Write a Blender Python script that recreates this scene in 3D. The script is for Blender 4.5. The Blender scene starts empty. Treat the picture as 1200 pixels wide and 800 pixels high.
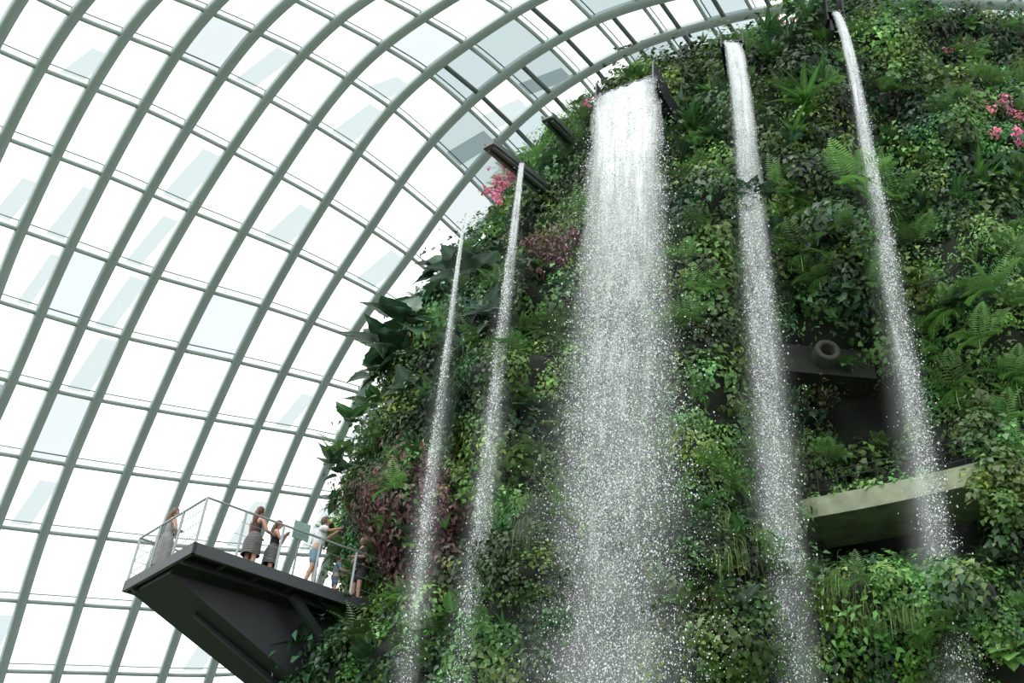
import bpy, math, random, bmesh
import numpy as np
from mathutils import Vector, Matrix, noise
from mathutils.bvhtree import BVHTree
rng = np.random.default_rng(7); random.seed(7)
sc = bpy.context.scene
try:
    sc.view_settings.view_transform = 'Standard'
except Exception: pass

# ------------------------------------------------------------------ camera
FPX = 1300.0
CAM = Vector((0, 0, 1.6))
th = math.radians(37.5); ro = math.radians(4.9)
F_ = Vector((0, math.cos(th), math.sin(th)))
R0 = Vector((1, 0, 0)); U0 = Vector((0, -math.sin(th), math.cos(th)))
R_ = math.cos(ro) * R0 + math.sin(ro) * U0
U_ = -math.sin(ro) * R0 + math.cos(ro) * U0
cd = bpy.data.cameras.new('camera'); cam = bpy.data.objects.new('camera', cd)
sc.collection.objects.link(cam); sc.camera = cam
cd.sensor_width = 36; cd.lens = FPX / 1200 * 36; cd.clip_end = 500
M = Matrix.Identity(4)
for i in range(3):
    M[i][0] = R_[i]; M[i][1] = U_[i]; M[i][2] = -F_[i]; M[i][3] = CAM[i]
cam.matrix_world = M

def ray(u, v):
    return F_ + R_ * ((u - 600) / FPX) + U_ * ((400 - v) / FPX)
def at_y(u, v, Y):
    d = ray(u, v); return CAM + d * (Y / d.y)
def at_z(u, v, Z):
    d = ray(u, v); return CAM + d * ((Z - CAM.z) / d.z)

# ------------------------------------------------------------------ materials
def newmat(name):
    m = bpy.data.materials.new(name); m.use_nodes = True
    nt = m.node_tree; nt.nodes.clear()
    out = nt.nodes.new('ShaderNodeOutputMaterial')
    return m, nt, out
def simple(name, col, rough=.6, metal=0, var=.12, scale=6):
    m, nt, out = newmat(name)
    b = nt.nodes.new('ShaderNodeBsdfPrincipled')
    n = nt.nodes.new('ShaderNodeTexNoise'); n.inputs['Scale'].default_value = scale; n.inputs['Detail'].default_value = 4
    tc = nt.nodes.new('ShaderNodeTexCoord'); nt.links.new(tc.outputs['Object'], n.inputs['Vector'])
    r = nt.nodes.new('ShaderNodeValToRGB')
    r.color_ramp.elements[0].position = .3; r.color_ramp.elements[1].position = .7
    r.color_ramp.elements[0].color = tuple(c * (1 - var) for c in col) + (1,)
    r.color_ramp.elements[1].color = tuple(min(1, c * (1 + var)) for c in col) + (1,)
    nt.links.new(n.outputs['Fac'], r.inputs[0]); nt.links.new(r.outputs[0], b.inputs['Base Color'])
    b.inputs['Roughness'].default_value = rough; b.inputs['Metallic'].default_value = metal
    nt.links.new(b.outputs[0], out.inputs[0]); return m
def leafmat(name, rough=.45, transl=.3):
    m, nt, out = newmat(name)
    a = nt.nodes.new('ShaderNodeAttribute'); a.attribute_name = 'Col'
    b = nt.nodes.new('ShaderNodeBsdfPrincipled'); b.inputs['Roughness'].default_value = rough
    t = nt.nodes.new('ShaderNodeBsdfTranslucent'); mx = nt.nodes.new('ShaderNodeMixShader'); mx.inputs[0].default_value = transl
    nt.links.new(a.outputs['Color'], b.inputs['Base Color']); nt.links.new(a.outputs['Color'], t.inputs['Color'])
    nt.links.new(b.outputs[0], mx.inputs[1]); nt.links.new(t.outputs[0], mx.inputs[2])
    nt.links.new(mx.outputs[0], out.inputs[0]); return m
def stripes(name, c1, c2, scale):
    m, nt, out = newmat(name)
    b = nt.nodes.new('ShaderNodeBsdfPrincipled'); b.inputs['Roughness'].default_value = .9
    w = nt.nodes.new('ShaderNodeTexWave'); w.bands_direction = 'Z'; w.inputs['Scale'].default_value = scale
    tc = nt.nodes.new('ShaderNodeTexCoord'); nt.links.new(tc.outputs['Object'], w.inputs['Vector'])
    r = nt.nodes.new('ShaderNodeValToRGB'); r.color_ramp.interpolation = 'CONSTANT'
    r.color_ramp.elements[1].position = .5
    r.color_ramp.elements[0].color = c1 + (1,); r.color_ramp.elements[1].color = c2 + (1,)
    nt.links.new(w.outputs['Fac'], r.inputs[0]); nt.links.new(r.outputs[0], b.inputs['Base Color'])
    nt.links.new(b.outputs[0], out.inputs[0]); return m

m_steel = simple('painted_steel', (.27, .335, .32), .5, 0, .08, .4)
m_purlin = simple('purlin_steel', (.34, .41, .395), .5, 0, .08, .4)
m_darksteel = simple('dark_steel', (.010, .014, .017), .5, .1, .25, 2)
m_midsteel = simple('galvanised_steel', (.16, .18, .18), .4, .5, .15, 3)
m_rock = simple('planted_wall_substrate', (.007, .012, .006), .95, 0, .6, 1.5)
m_conc = simple('weathered_concrete', (.21, .24, .16), .85, 0, .35, 2.2)
m_concd = simple('dark_concrete', (.012, .017, .011), .9, 0, .4, 2.2)
m_ground = simple('garden_ground_soil', (.06, .09, .04), .95, 0, .4, .3)
m_leaf = leafmat('foliage', .5, .3); m_big = leafmat('broad_foliage', .38, .25)

m, nt, out = newmat('droplets'); m_drop = m
d1 = nt.nodes.new('ShaderNodeBsdfPrincipled'); d1.inputs['Base Color'].default_value = (.93, .96, .97, 1); d1.inputs['Roughness'].default_value = .2
d2 = nt.nodes.new('ShaderNodeBsdfTranslucent'); d2.inputs[0].default_value = (.95, .97, 1, 1)
mx = nt.nodes.new('ShaderNodeMixShader'); mx.inputs[0].default_value = .3
nt.links.new(d1.outputs[0], mx.inputs[1]); nt.links.new(d2.outputs[0], mx.inputs[2]); nt.links.new(mx.outputs[0], out.inputs[0])

def nd(t): return nt.nodes.new(t)
def noise_node(sx_, sy_, det):
    uvn = nd('ShaderNodeUVMap'); uvn.uv_map = 'UVMap'; mp = nd('ShaderNodeMapping'); mp.inputs['Scale'].default_value = (sx_, sy_, 1)
    z = nd('ShaderNodeTexNoise'); z.inputs['Scale'].default_value = 1; z.inputs['Detail'].default_value = det; z.inputs['Roughness'].default_value = .65
    nt.links.new(uvn.outputs[0], mp.inputs[0]); nt.links.new(mp.outputs[0], z.inputs['Vector']); return z.outputs['Fac']
def mth(op, a_, b_=None, clamp=False):
    n = nd('ShaderNodeMath'); n.operation = op; n.use_clamp = clamp
    for i_, q in enumerate((a_, b_)):
        if q is None: continue
        if isinstance(q, (int, float)): n.inputs[i_].default_value = q
        else: nt.links.new(q, n.inputs[i_])
    return n.outputs[0]
def mrange(x, a0, a1, b0, b1):
    n = nd('ShaderNodeMapRange'); nt.links.new(x, n.inputs['Value'])
    for k_, q in zip(('From Min', 'From Max', 'To Min', 'To Max'), (a0, a1, b0, b1)): n.inputs[k_].default_value = q
    return n.outputs[0]
def water_shader(al):
    tr = nd('ShaderNodeBsdfTransparent'); mx2 = nd('ShaderNodeMixShader')
    dd = nd('ShaderNodeBsdfPrincipled'); dd.inputs['Base Color'].default_value = (.86, .91, .92, 1); dd.inputs['Roughness'].default_value = .25
    dt = nd('ShaderNodeBsdfTranslucent'); dt.inputs[0].default_value = (.9, .94, .95, 1)
    mx3 = nd('ShaderNodeMixShader'); mx3.inputs[0].default_value = .3
    nt.links.new(dd.outputs[0], mx3.inputs[1]); nt.links.new(dt.outputs[0], mx3.inputs[2])
    nt.links.new(al, mx2.inputs[0]); nt.links.new(tr.outputs[0], mx2.inputs[1]); nt.links.new(mx3.outputs[0], mx2.inputs[2])
    nt.links.new(mx2.outputs[0], out.inputs[0])
m, nt, out = newmat('water_curtain'); m_sheet = m
streak = noise_node(17, .5, 5); speck = noise_node(40, 34, 3); broad = noise_node(4., .7, 2)
ev = nd('ShaderNodeUVMap'); ev.uv_map = 'EdgeMap'; se = nd('ShaderNodeSeparateXYZ'); nt.links.new(ev.outputs[0], se.inputs[0])
fr_ = se.outputs['Y']; ed = mth('ABSOLUTE', mth('SUBTRACT', se.outputs['X'], .5))
edge = mrange(mth('ADD', ed, mth('MULTIPLY', mth('SUBTRACT', broad, .5), .35)), .22, .50, 1., 0.)
wmix = mrange(fr_, .0, .34, .10, .78)
comb = mth('ADD', mth('MULTIPLY', speck, wmix), mth('MULTIPLY', streak, mth('SUBTRACT', 1.0, wmix)))
comb = mth('ADD', comb, mth('MULTIPLY', mth('SUBTRACT', broad, .5), .34))
bias = mth('ADD', mrange(fr_, 0., .28, .23, .025), mrange(fr_, .28, 1., 0., -.11))
al = mrange(mth('ADD', comb, bias), .49, .66, .0, .85)
al = mth('MULTIPLY', al, edge, True)
water_shader(mth('MAXIMUM', al, mth('MULTIPLY', edge, mrange(fr_, 0., .5, .42, .05)), True))
m, nt, out = newmat('spray_mist'); m_mist = m
cl = noise_node(1.1, .45, 4)
ev = nd('ShaderNodeUVMap'); ev.uv_map = 'EdgeMap'; se = nd('ShaderNodeSeparateXYZ'); nt.links.new(ev.outputs[0], se.inputs[0])
ed = mth('ABSOLUTE', mth('SUBTRACT', se.outputs['X'], .5)); eg = mrange(ed, .02, .48, 1., 0.); eg = mth('MULTIPLY', eg, eg)
am = mth('MULTIPLY', mrange(se.outputs['Y'], .05, .7, 0., .26), mrange(cl, .3, .7, .35, 1.))
water_shader(mth('MULTIPLY', am, eg, True))

m, nt, out = newmat('dome_glass'); m_glass = m
a = nt.nodes.new('ShaderNodeAttribute'); a.attribute_name = 'Col'
tr = nt.nodes.new('ShaderNodeBsdfTransparent'); nt.links.new(a.outputs['Color'], tr.inputs[0])
gl = nt.nodes.new('ShaderNodeBsdfGlossy'); gl.inputs['Roughness'].default_value = .08
mx = nt.nodes.new('ShaderNodeMixShader'); mx.inputs[0].default_value = .05
nt.links.new(tr.outputs[0], mx.inputs[1]); nt.links.new(gl.outputs[0], mx.inputs[2]); nt.links.new(mx.outputs[0], out.inputs[0])
m, nt, out = newmat('shade_fabric'); m_shade = m
tr = nt.nodes.new('ShaderNodeBsdfTransparent'); tr.inputs[0].default_value = (.455, .50, .505, 1)
nt.links.new(tr.outputs[0], out.inputs[0])

# ------------------------------------------------------------------ mesh helpers
def mk_np(name, V, F, mat, cols=None, smooth=False, parent=None):
    V = np.ascontiguousarray(V, dtype=np.float32).reshape(-1, 3); F = np.ascontiguousarray(F, dtype=np.int32)
    k = F.shape[1]
    me = bpy.data.meshes.new(name)
    me.vertices.add(len(V)); me.vertices.foreach_set('co', V.ravel())
    me.loops.add(F.size); me.loops.foreach_set('vertex_index', F.ravel())
    me.polygons.add(len(F)); me.polygons.foreach_set('loop_start', np.arange(len(F), dtype=np.int32) * k)
    me.update(calc_edges=True)
    if cols is not None:
        at = me.color_attributes.new('Col', 'FLOAT_COLOR', 'POINT')
        c = np.ones((len(V), 4), dtype=np.float32); c[:, :3] = cols
        at.data.foreach_set('color', c.ravel())
    me.materials.append(mat)
    if smooth: me.polygons.foreach_set('use_smooth', np.ones(len(F), dtype=bool))
    ob = bpy.data.objects.new(name, me); sc.collection.objects.link(ob)
    if parent: ob.parent = parent
    return ob
def empty(name, loc=(0, 0, 0)):
    e = bpy.data.objects.new(name, None); sc.collection.objects.link(e); e.location = loc; e.empty_display_size = .2
    return e
class B:
    def __init__(s): s.v = []; s.f = []
    def hexa(s, c):
        n = len(s.v); s.v += [tuple(p) for p in c]
        for q in ((0, 1, 2, 3), (7, 6, 5, 4), (0, 4, 5, 1), (1, 5, 6, 2), (2, 6, 7, 3), (3, 7, 4, 0)): s.f.append(tuple(n + i for i in q))
    def beam(s, p0, p1, w, h, up=Vector((0, 0, 1)), w2=None, h2=None):
        p0 = Vector(p0); p1 = Vector(p1); t = (p1 - p0).normalized(); x = t.cross(up).normalized(); z = x.cross(t).normalized()
        w2 = w2 or w; h2 = h2 or h; c = []
        for p, a_, b_ in ((p0, w, h), (p1, w2, h2)):
            c += [p - x * a_ / 2 - z * b_ / 2, p + x * a_ / 2 - z * b_ / 2, p + x * a_ / 2 + z * b_ / 2, p - x * a_ / 2 + z * b_ / 2]
        s.hexa(c)
    def tube(s, pts, rad, n=8):
        pts = [Vector(p) for p in pts]; k = len(pts)
        if not isinstance(rad, (list, tuple)): rad = [rad] * k
        n0 = len(s.v)
        for i, p in enumerate(pts):
            t = (pts[min(i + 1, k - 1)] - pts[max(i - 1, 0)]).normalized()
            up = Vector((0, 0, 1)) if abs(t.z) < .9 else Vector((0, 1, 0))
            x = t.cross(up).normalized(); z = x.cross(t)
            for j in range(n):
                a_ = 2 * math.pi * j / n; s.v.append(tuple(p + (x * math.cos(a_) + z * math.sin(a_)) * rad[i]))
        for i in range(k - 1):
            for j in range(n):
                j2 = (j + 1) % n; s.f.append((n0 + i * n + j, n0 + i * n + j2, n0 + (i + 1) * n + j2, n0 + (i + 1) * n + j))
        s.f.append(tuple(n0 + j for j in range(n))[::-1]); s.f.append(tuple(n0 + (k - 1) * n + j for j in range(n)))
    def obj(s, name, mat, parent=None, smooth=False):
        me = bpy.data.meshes.new(name); me.from_pydata(s.v, [], s.f); me.materials.append(mat); me.update()
        if smooth: me.polygons.foreach_set('use_smooth', [True] * len(me.polygons))
        ob = bpy.data.objects.new(name, me); sc.collection.objects.link(ob)
        if parent: ob.parent = parent
        return ob

# ------------------------------------------------------------------ dome
RIB = [
 [(-600,1170),(-480,970),(-400,780),(-310,590),(-205,400),(-140,210),(-65,30),(15,-100),(150,-200),(310,-290),(480,-350),(700,-370),(1000,-370),(1350,-370)],
 [(-450,1155),(-330,955),(-265,782),(-190,605),(-95,420),(-35,248),(45,78),(130,-35),(250,-120),(400,-200),(560,-260),(760,-290),(1020,-290),(1350,-290)],
 [(-300,1150),(-190,950),(-130,783),(-62,610),(12,445),(80,288),(165,125),(243,12),(340,-65),(480,-130),(640,-180),(810,-210),(1040,-210),(1340,-210)],
 [(-150,1140),(-50,945),(0,785),(50,622),(112,467),(180,322),(268,175),(353,62),(438,-10),(565,-75),(715,-115),(860,-135),(1060,-135),(1330,-135)],
 [(-20,1130),(85,940),(130,788),(185,636),(245,490),(308,358),(380,235),(457,125),(545,50),(655,-15),(780,-50),(905,-65),(1075,-65),(1320,-65)],
 [(90,1125),(200,930),(245,790),(295,645),(350,507),(410,393),(478,298),(547,205),(628,122),(728,60),(830,25),(940,5),(1090,0),(1310,10)],
 [(190,1110),(300,910),(340,785),(385,650),(440,525),(490,425),(550,355),(617,275),(690,190),(775,125),(870,85),(965,65),(1100,60),(1300,70)],
 [(290,1100),(400,890),(440,790),(490,650),(540,540),(580,460),(630,400),(690,330),(760,260),(830,200),(910,160),(990,140),(1110,130),(1290,150)]]
RIB = np.array(RIB, float)
def crm(C, n):
    C = np.concatenate([2 * C[:1] - C[1:2], C, 2 * C[-1:] - C[-2:-1]], 0); o = []
    for i in range(1, len(C) - 2):
        p0, p1, p2, p3 = C[i - 1], C[i], C[i + 1], C[i + 2]
        for t in np.arange(n) / n:
            o.append(.5 * (2 * p1 + (p2 - p0) * t + (2 * p0 - 5 * p1 + 4 * p2 - p3) * t * t + (3 * p1 - p0 - 3 * p2 + p3) * t ** 3))
    o.append(C[-2]); return np.array(o)
DC = np.array((8., 18., -2.)); DR = 42.
def dome(uv, R=DR):
    uv = np.asarray(uv); F3, R3, U3 = map(np.array, (F_, R_, U_))
    d = F3 + R3 * ((uv[..., :1] - 600) / FPX) + U3 * ((400 - uv[..., 1:]) / FPX)
    d /= np.linalg.norm(d, axis=-1, keepdims=True)
    oc = np.array(CAM) - DC; bq = (d * oc).sum(-1, keepdims=True); cq = (oc * oc).sum() - R * R
    return np.array(CAM) + d * (-bq + np.sqrt(bq * bq - cq))
def sweep(P, w, h, off=0.):
    Nn = P - DC; Nn /= np.linalg.norm(Nn, axis=1, keepdims=True)
    T = np.gradient(P, axis=0); T /= np.linalg.norm(T, axis=1, keepdims=True); S = np.cross(T, Nn)
    ring = [P + Nn * off - S * w / 2, P + Nn * off + S * w / 2, P + Nn * (off - h) + S * w / 2, P + Nn * (off - h) - S * w / 2]
    V = np.stack(ring, 1).reshape(-1, 3); n = len(P); F = []
    for i in range(n - 1):
        for j in range(4):
            F.append((i * 4 + j, i * 4 + (j + 1) % 4, (i + 1) * 4 + (j + 1) % 4, (i + 1) * 4 + j))
    return V, np.array(F)
def merge(L):
    V = []; F = []; n = 0
    for v, f in L: V.append(v); F.append(f + n); n += len(v)
    return np.concatenate(V), np.concatenate(F)
E_dome = empty('greenhouse_dome')
ribs2 = crm(RIB, 2)
ribsF = np.stack([crm(r, 12) for r in ribs2])
L = [sweep(dome(r), .32, .34, 0) for r in ribsF]
v, f = merge(L); mk_np('arch_ribs', v, f, m_steel, parent=E_dome)
coarse = np.stack([crm(r, 2) for r in ribs2])
L = []
for j in range(coarse.shape[1]):
    c = crm(coarse[:, j], 5); L.append(sweep(dome(c), .13, .18, -.02))
v, f = merge(L); mk_np('purlins', v, f, m_purlin, parent=E_dome)
L = []
f4 = np.stack([crm(r, 20) for r in ribs2])
for j in range(0, f4.shape[1], 10):
    if j + 1 < f4.shape[1]:
        c = crm(f4[:, j + 1], 5); L.append(sweep(dome(c), .04, .06, .05))
v, f = merge(L); mk_np('glazing_bars', v, f, m_purlin, parent=E_dome)
L = []
for i in range(8, 13):
    for j in range(15, 24):
        if (i + j) % 2 or i in (9, 10):
            a0 = dome(coarse[i, j] * .62 + coarse[i, j + 1] * .38); a1 = dome(coarse[i + 1, j] * .62 + coarse[i + 1, j + 1] * .38)
            P = np.stack([a0 + (a1 - a0) * t for t in np.linspace(0, 1, 4)]); L.append(sweep(P, .16, .2, -.1))
v, f = merge(L); mk_np('vent_frames', v, f, simple('vent_steel', (.08, .105, .105), .5), parent=E_dome)
V = []; Fq = []; C = []; n = 0
for i in range(coarse.shape[0] - 1):
    for j in range(coarse.shape[1] - 1):
        q = dome(np.array([coarse[i, j], coarse[i + 1, j], coarse[i + 1, j + 1], coarse[i, j + 1]]), DR - .02)
        V.append(q); Fq.append((n, n + 1, n + 2, n + 3)); n += 4
        k = noise.noise(Vector((i * .55 + j * .2, j * .5 - i * .2, 3.1)))
        if rng.random() < .08 + k * .3: c = np.array((.475, .51, .515)) * rng.uniform(.97, 1.1)
        else: c = np.array((.94, .965, .96))
        if i >= 8 and 14 <= j <= 24 and rng.random() < .5: c = np.array((.34, .40, .405)) * rng.uniform(.9, 1.2)
        C += [np.clip(c, 0, 1)] * 4
mk_np('glass_panes', np.concatenate(V), np.array(Fq), m_glass, np.array(C), parent=E_dome)
V = []; Fq = []; n = 0
for idx0, j0, j1, wd in ((5.3, 3, 15, .42), (9.4, 4, 17, .38), (2.4, 4, 17, .45), (11.2, 5, 18, .4), (7.4, 9, 20, .35), (3.5, 4, 12, .3)):
    for j in range(j0, j1):
        if rng.random() < .3: continue
        def pt(fi, fj):
            i1 = min(int(fi), coarse.shape[0] - 2); j1_ = int(fj); x = fi - i1; y = fj - j1_
            return (coarse[i1, j1_] * (1 - x) * (1 - y) + coarse[i1 + 1, j1_] * x * (1 - y) + coarse[i1, j1_ + 1] * (1 - x) * y + coarse[i1 + 1, j1_ + 1] * x * y)
        ii = idx0; t1_ = rng.uniform(.6, .97); w_ = wd * rng.uniform(.7, 1.3)
        q = dome(np.array([pt(ii, j + .05), pt(ii + w_, j + .05), pt(ii + w_ + .25, j + t1_), pt(ii + .25, j + t1_)]), DR + 1.2)
        V.append(q); Fq.append((n, n + 1, n + 2, n + 3)); n += 4
mk_np('shade_fabric_panels', np.concatenate(V), np.array(Fq), m_shade, parent=E_dome)

# ------------------------------------------------------------------ mountain
sil = [(335,800),(405,700),(408,610),(420,540),(470,480),(468,430),(492,375),(540,340),(585,265),(600,225),(655,180),(700,165),(740,165),(800,150),(870,138)]
pts = [at_y(u, v, 26.) for u, v in sil]
zz = [p.z for p in pts]; xx = [p.x for p in pts]
o_ = np.argsort(zz); zz = np.array(zz)[o_]; xx = np.array(xx)[o_]
ZT = 31.3; YC = 27.; BB = 7.
NC, NR = 380, 210
Z = np.linspace(-.2, ZT, NR); xl = np.interp(Z, zz, xx)
xl = np.where(Z < zz[0], xx[0] - (zz[0] - Z) * .15, xl)
xc = 9.2 + 2.9 * (Z / ZT); aa = xc - xl
PH = np.linspace(-math.pi, math.pi, NC, endpoint=False)
sx = np.sin(PH); cy = np.cos(PH)
base = np.zeros((NR, NC, 3)); base[..., 0] = xc[:, None] + np.where(sx[None] > 0, np.maximum(aa, 9.2)[:, None], aa[:, None]) * sx; base[..., 1] = YC - BB * cy[None]; base[..., 2] = Z[:, None]
nrm = np.zeros_like(base); nrm[..., 0] = sx / aa[:, None]; nrm[..., 1] = -cy / BB; nrm[..., 2] = .008; nrm /= np.linalg.norm(nrm, axis=-1, keepdims=True)
idx = np.arange(NR * NC).reshape(NR, NC)
Fm = np.stack([idx[:-1], np.roll(idx, -1, 1)[:-1], np.roll(idx, -1, 1)[1:], idx[1:]], -1).reshape(-1, 4)
def bvh_of(V, F): return BVHTree.FromPolygons([tuple(p) for p in V], [tuple(int(i) for i in q) for q in F])
bv0 = bvh_of(base.reshape(-1, 3), Fm)
def hit(bv, u, v):
    d = ray(u, v).normalized(); r = bv.ray_cast(CAM, d)
    return (r[0], r[1], r[3]) if r[0] is not None else (at_y(u, v, 23), Vector((0, -1, 0)), 30)
bumps = [(625,700,85,75,1.2),(655,630,50,50,.6),(825,300,50,120,.8),(825,500,55,150,1.0),(805,680,50,50,.9),(850,770,60,60,.9),
 (1070,735,55,50,1.2),(1000,710,35,45,.6),(1160,760,70,60,.9),(1175,420,80,110,1.2),(1150,330,50,40,.8),(1180,600,30,80,.9),(950,250,60,60,.7),(1010,310,50,50,.6),
 (600,450,50,70,.5),(560,360,60,40,.6),(480,610,50,60,.6),(450,430,50,40,.5),(430,670,55,50,-.9),(1035,480,95,80,-2.2),(1055,625,90,55,-3.0),
 (930,430,40,80,-1.2),(725,500,50,200,-.9),(560,650,30,80,-.9),(920,640,35,90,-1.0),(640,340,40,50,.4),(950,120,60,60,.5),(1130,150,70,60,.6),(1040,60,50,60,.4),(740,220,30,80,-.6),(880,350,25,100,-.7),(540,480,25,80,-.6),(1060,260,30,80,-.6)]
disp = np.zeros((NR, NC))
for i in range(NR):
    for j in range(NC):
        if -2.3 < PH[j] < 2.3:
            p = Vector(base[i, j]); disp[i, j] = .75 * noise.noise(p * .32) + .65 * noise.noise(p * .8 + Vector((5, 3, 1))) + .40 * noise.noise(p * 1.9)
for u, v, ru, rv, amp in bumps:
    c, n_, t = hit(bv0, u, v); c = np.array(c); ax = ru * t / FPX; az = rv * t / FPX * 1.15
    dxy = np.linalg.norm(base[..., :2] - c[:2], axis=-1); dz = base[..., 2] - c[2]
    disp += amp * np.exp(-((dxy / ax) ** 2 + (dz / az) ** 2) ** 1.3)
P3 = base + nrm * disp[..., None]
top_c = np.array([[xc[-1], YC, ZT + .3]])
Vm = np.concatenate([P3.reshape(-1, 3), top_c])
mtn = mk_np('planted_mountain', Vm, Fm, m_rock, smooth=True)
tb = B(); tb.v = [tuple(p) for p in P3[-1]] + [tuple(top_c[0])]; tb.f = [(j, (j + 1) % NC, NC) for j in range(NC)]
tb.obj('summit_bed', m_rock, mtn)
bv = bvh_of(Vm, Fm)
du = np.roll(P3, -1, 1) - np.roll(P3, 1, 1); dv_ = np.gradient(P3, axis=0)
VN = np.cross(du, dv_); VN /= np.linalg.norm(VN, axis=-1, keepdims=True)
sgn = np.sign((VN * nrm).sum(-1, keepdims=True)); VN *= sgn

def sample(N, zlo=7.5, zhi=ZT, phl=-1.95, phh=1.0):
    j0 = int((phl + math.pi) / (2 * math.pi) * NC); j1 = int((phh + math.pi) / (2 * math.pi) * NC)
    i0 = int(zlo / ZT * NR); i1 = NR - 1
    a = P3[i0:i1, j0:j1]; b_ = P3[i0:i1, j0 + 1:j1 + 1]; c = P3[i0 + 1:i1 + 1, j0:j1]
    ar = np.linalg.norm(np.cross(b_ - a, c - a), axis=-1); pr = (ar / ar.sum()).ravel()
    k = rng.choice(len(pr), N, p=pr); ii, jj = np.unravel_index(k, ar.shape); ii += i0; jj += j0
    s = rng.random((N, 1)); t = rng.random((N, 1))
    p = P3[ii, jj] * (1 - s) * (1 - t) + P3[ii, jj + 1] * s * (1 - t) + P3[ii + 1, jj] * (1 - s) * t + P3[ii + 1, jj + 1] * s * t
    return p, VN[ii, jj]
UP = np.array((0, 0, 1.))
def unit(a): return a / np.maximum(np.linalg.norm(a, axis=-1, keepdims=True), 1e-6)
def frames(y, z):
    y = unit(y); z = z - (z * y).sum(-1, keepdims=True) * y; z = unit(z); x = np.cross(y, z)
    return np.stack([x, y, z], -1)
class Acc:
    def __init__(s): s.V = []; s.F = []; s.C = []; s.n = 0
    def add(s, V0, F0, R, S, Pp, col, cm=None):
        S = np.asarray(S, float); S = S[:, None] * np.ones(3) if S.ndim == 1 else S
        VV = np.einsum('nij,nkj->nki', R, V0[None] * S[:, None, :]) + Pp[:, None]
        N, k = len(Pp), len(V0)
        s.V.append(VV.reshape(-1, 3)); s.F.append((F0[None] + (np.arange(N) * k)[:, None, None]).reshape(-1, F0.shape[1]) + s.n)
        c = np.repeat(col[:, None], k, 1)
        if cm is not None: c = c * cm[None, :, None]
        s.C.append(c.reshape(-1, 3)); s.n += N * k
    def obj(s, name, mat, smooth=False):
        return mk_np(name, np.concatenate(s.V), np.concatenate(s.F), mat, np.clip(np.concatenate(s.C), 0, 1), smooth)
def tone(P):
    # leaf colour noise: shadow patches painted darker, plus planting variety, paler, cooler / yellower
    a = np.array([noise.noise(Vector(p) * .55 + Vector((3, 8, 5))) + .6 * noise.noise(Vector(p) * 1.5 + Vector((13, 8, 5))) for p in P])
    b_ = np.array([noise.noise(Vector(p) * .8 + Vector((31, 2, 7))) for p in P])
    k = np.clip(1.05 + 1.2 * a, .42, 1.8)
    return k[:, None] * np.stack([1 + .6 * b_, 1 + .05 * b_, 1 - .45 * b_], -1)
LV = np.array([(0, 0, 0), (-.5, .3, .06), (0, .42, -.05), (.5, .3, .06), (0, 1, -.12)], float)
LF = np.array([(0, 2, 1), (1, 2, 4), (0, 3, 2), (3, 4, 2)])
KIND = {'vine': (36, .42, .135, .85, (.078, .160, .040)), 'bright': (38, .40, .12, .8, (.122, .250, .055)), 'dark': (30, .45, .17, .6, (.032, .076, .033)),
 'moss': (60, .32, .080, .95, (.082, .195, .042)), 'red': (36, .42, .14, .5, (.14, .060, .060)), 'brown': (28, .5, .10, .4, (.105, .090, .04)),
 'pink': (16, .22, .09, .9, (.72, .20, .32)), 'feather': (50, .45, .12, .28, (.080, .195, .055)), 'lime': (34, .38, .13, .5, (.19, .32, .075))}
def clumps(acc, P, N, kind, scale=1., tn=True):
    n, rad, Lf, asp, col = KIND[kind]; M_ = len(P)
    if M_ == 0: return
    sc_ = np.repeat(rng.uniform(.65, 1.35, M_) * scale, n)[:, None]
    p = np.repeat(P, n, 0); nn = np.repeat(N, n, 0)
    d = unit(rng.normal(size=p.shape) + nn * .9); d = np.where((d * nn).sum(-1, keepdims=True) < 0, d - 2 * (d * nn).sum(-1, keepdims=True) * nn, d)
    pos = p + d * rad * sc_ * rng.uniform(.5, 1.05, (len(p), 1))
    ln = unit(d + nn * .5 + UP * .35 + rng.normal(size=p.shape) * .4)
    tip = -UP * .75 + rng.normal(size=p.shape) * .55 + d * .35
    R = frames(tip - (tip * ln).sum(-1, keepdims=True) * ln, ln)
    Ls = Lf * rng.uniform(.65, 1.35, len(p)) * (sc_[:, 0] ** .3)
    T_ = tone(P) if (tn and kind not in ('red', 'pink')) else np.ones((M_, 3))
    cc = np.array(col) * np.repeat(T_ * rng.uniform(.6, 1.3, (M_, 1)) * (1 + rng.normal(size=(M_, 3)) * .08), n, 0) * rng.uniform(.65, 1.35, (len(p), 1))
    acc.add(LV, LF, R, np.stack([Ls * asp, Ls, Ls], -1), pos, np.clip(cc, .004, 1))
REG = [(625,700,85,'moss',.92),(650,630,50,'moss',.8),
 (820,300,60,'vine',.85),(825,420,60,'vine',.6),(825,520,60,'moss',.6),(825,420,70,'bright',.5),(830,600,50,'moss',.7),(800,680,50,'moss',.7),(850,760,65,'bright',.5),
 (1065,735,55,'moss',.95),(1160,760,60,'moss',.9),(1010,690,45,'lime',.5),(1160,430,100,'feather',.55),(1150,420,90,'bright',.5),(1150,330,60,'feather',.7),
 (1000,460,55,'brown',.8),(430,530,45,'bright',.5),(650,300,50,'brown',.3),(1080,130,90,'brown',.25),(870,690,35,'lime',.5),(650,480,60,'bright',.35),(1150,560,50,'vine',.6),(1170,480,50,'bright',.5),
 (470,605,70,'red',.8),(435,600,45,'red',.6),(500,650,45,'red',.75),(500,560,35,'red',.4),(520,610,35,'red',.6)]
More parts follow.
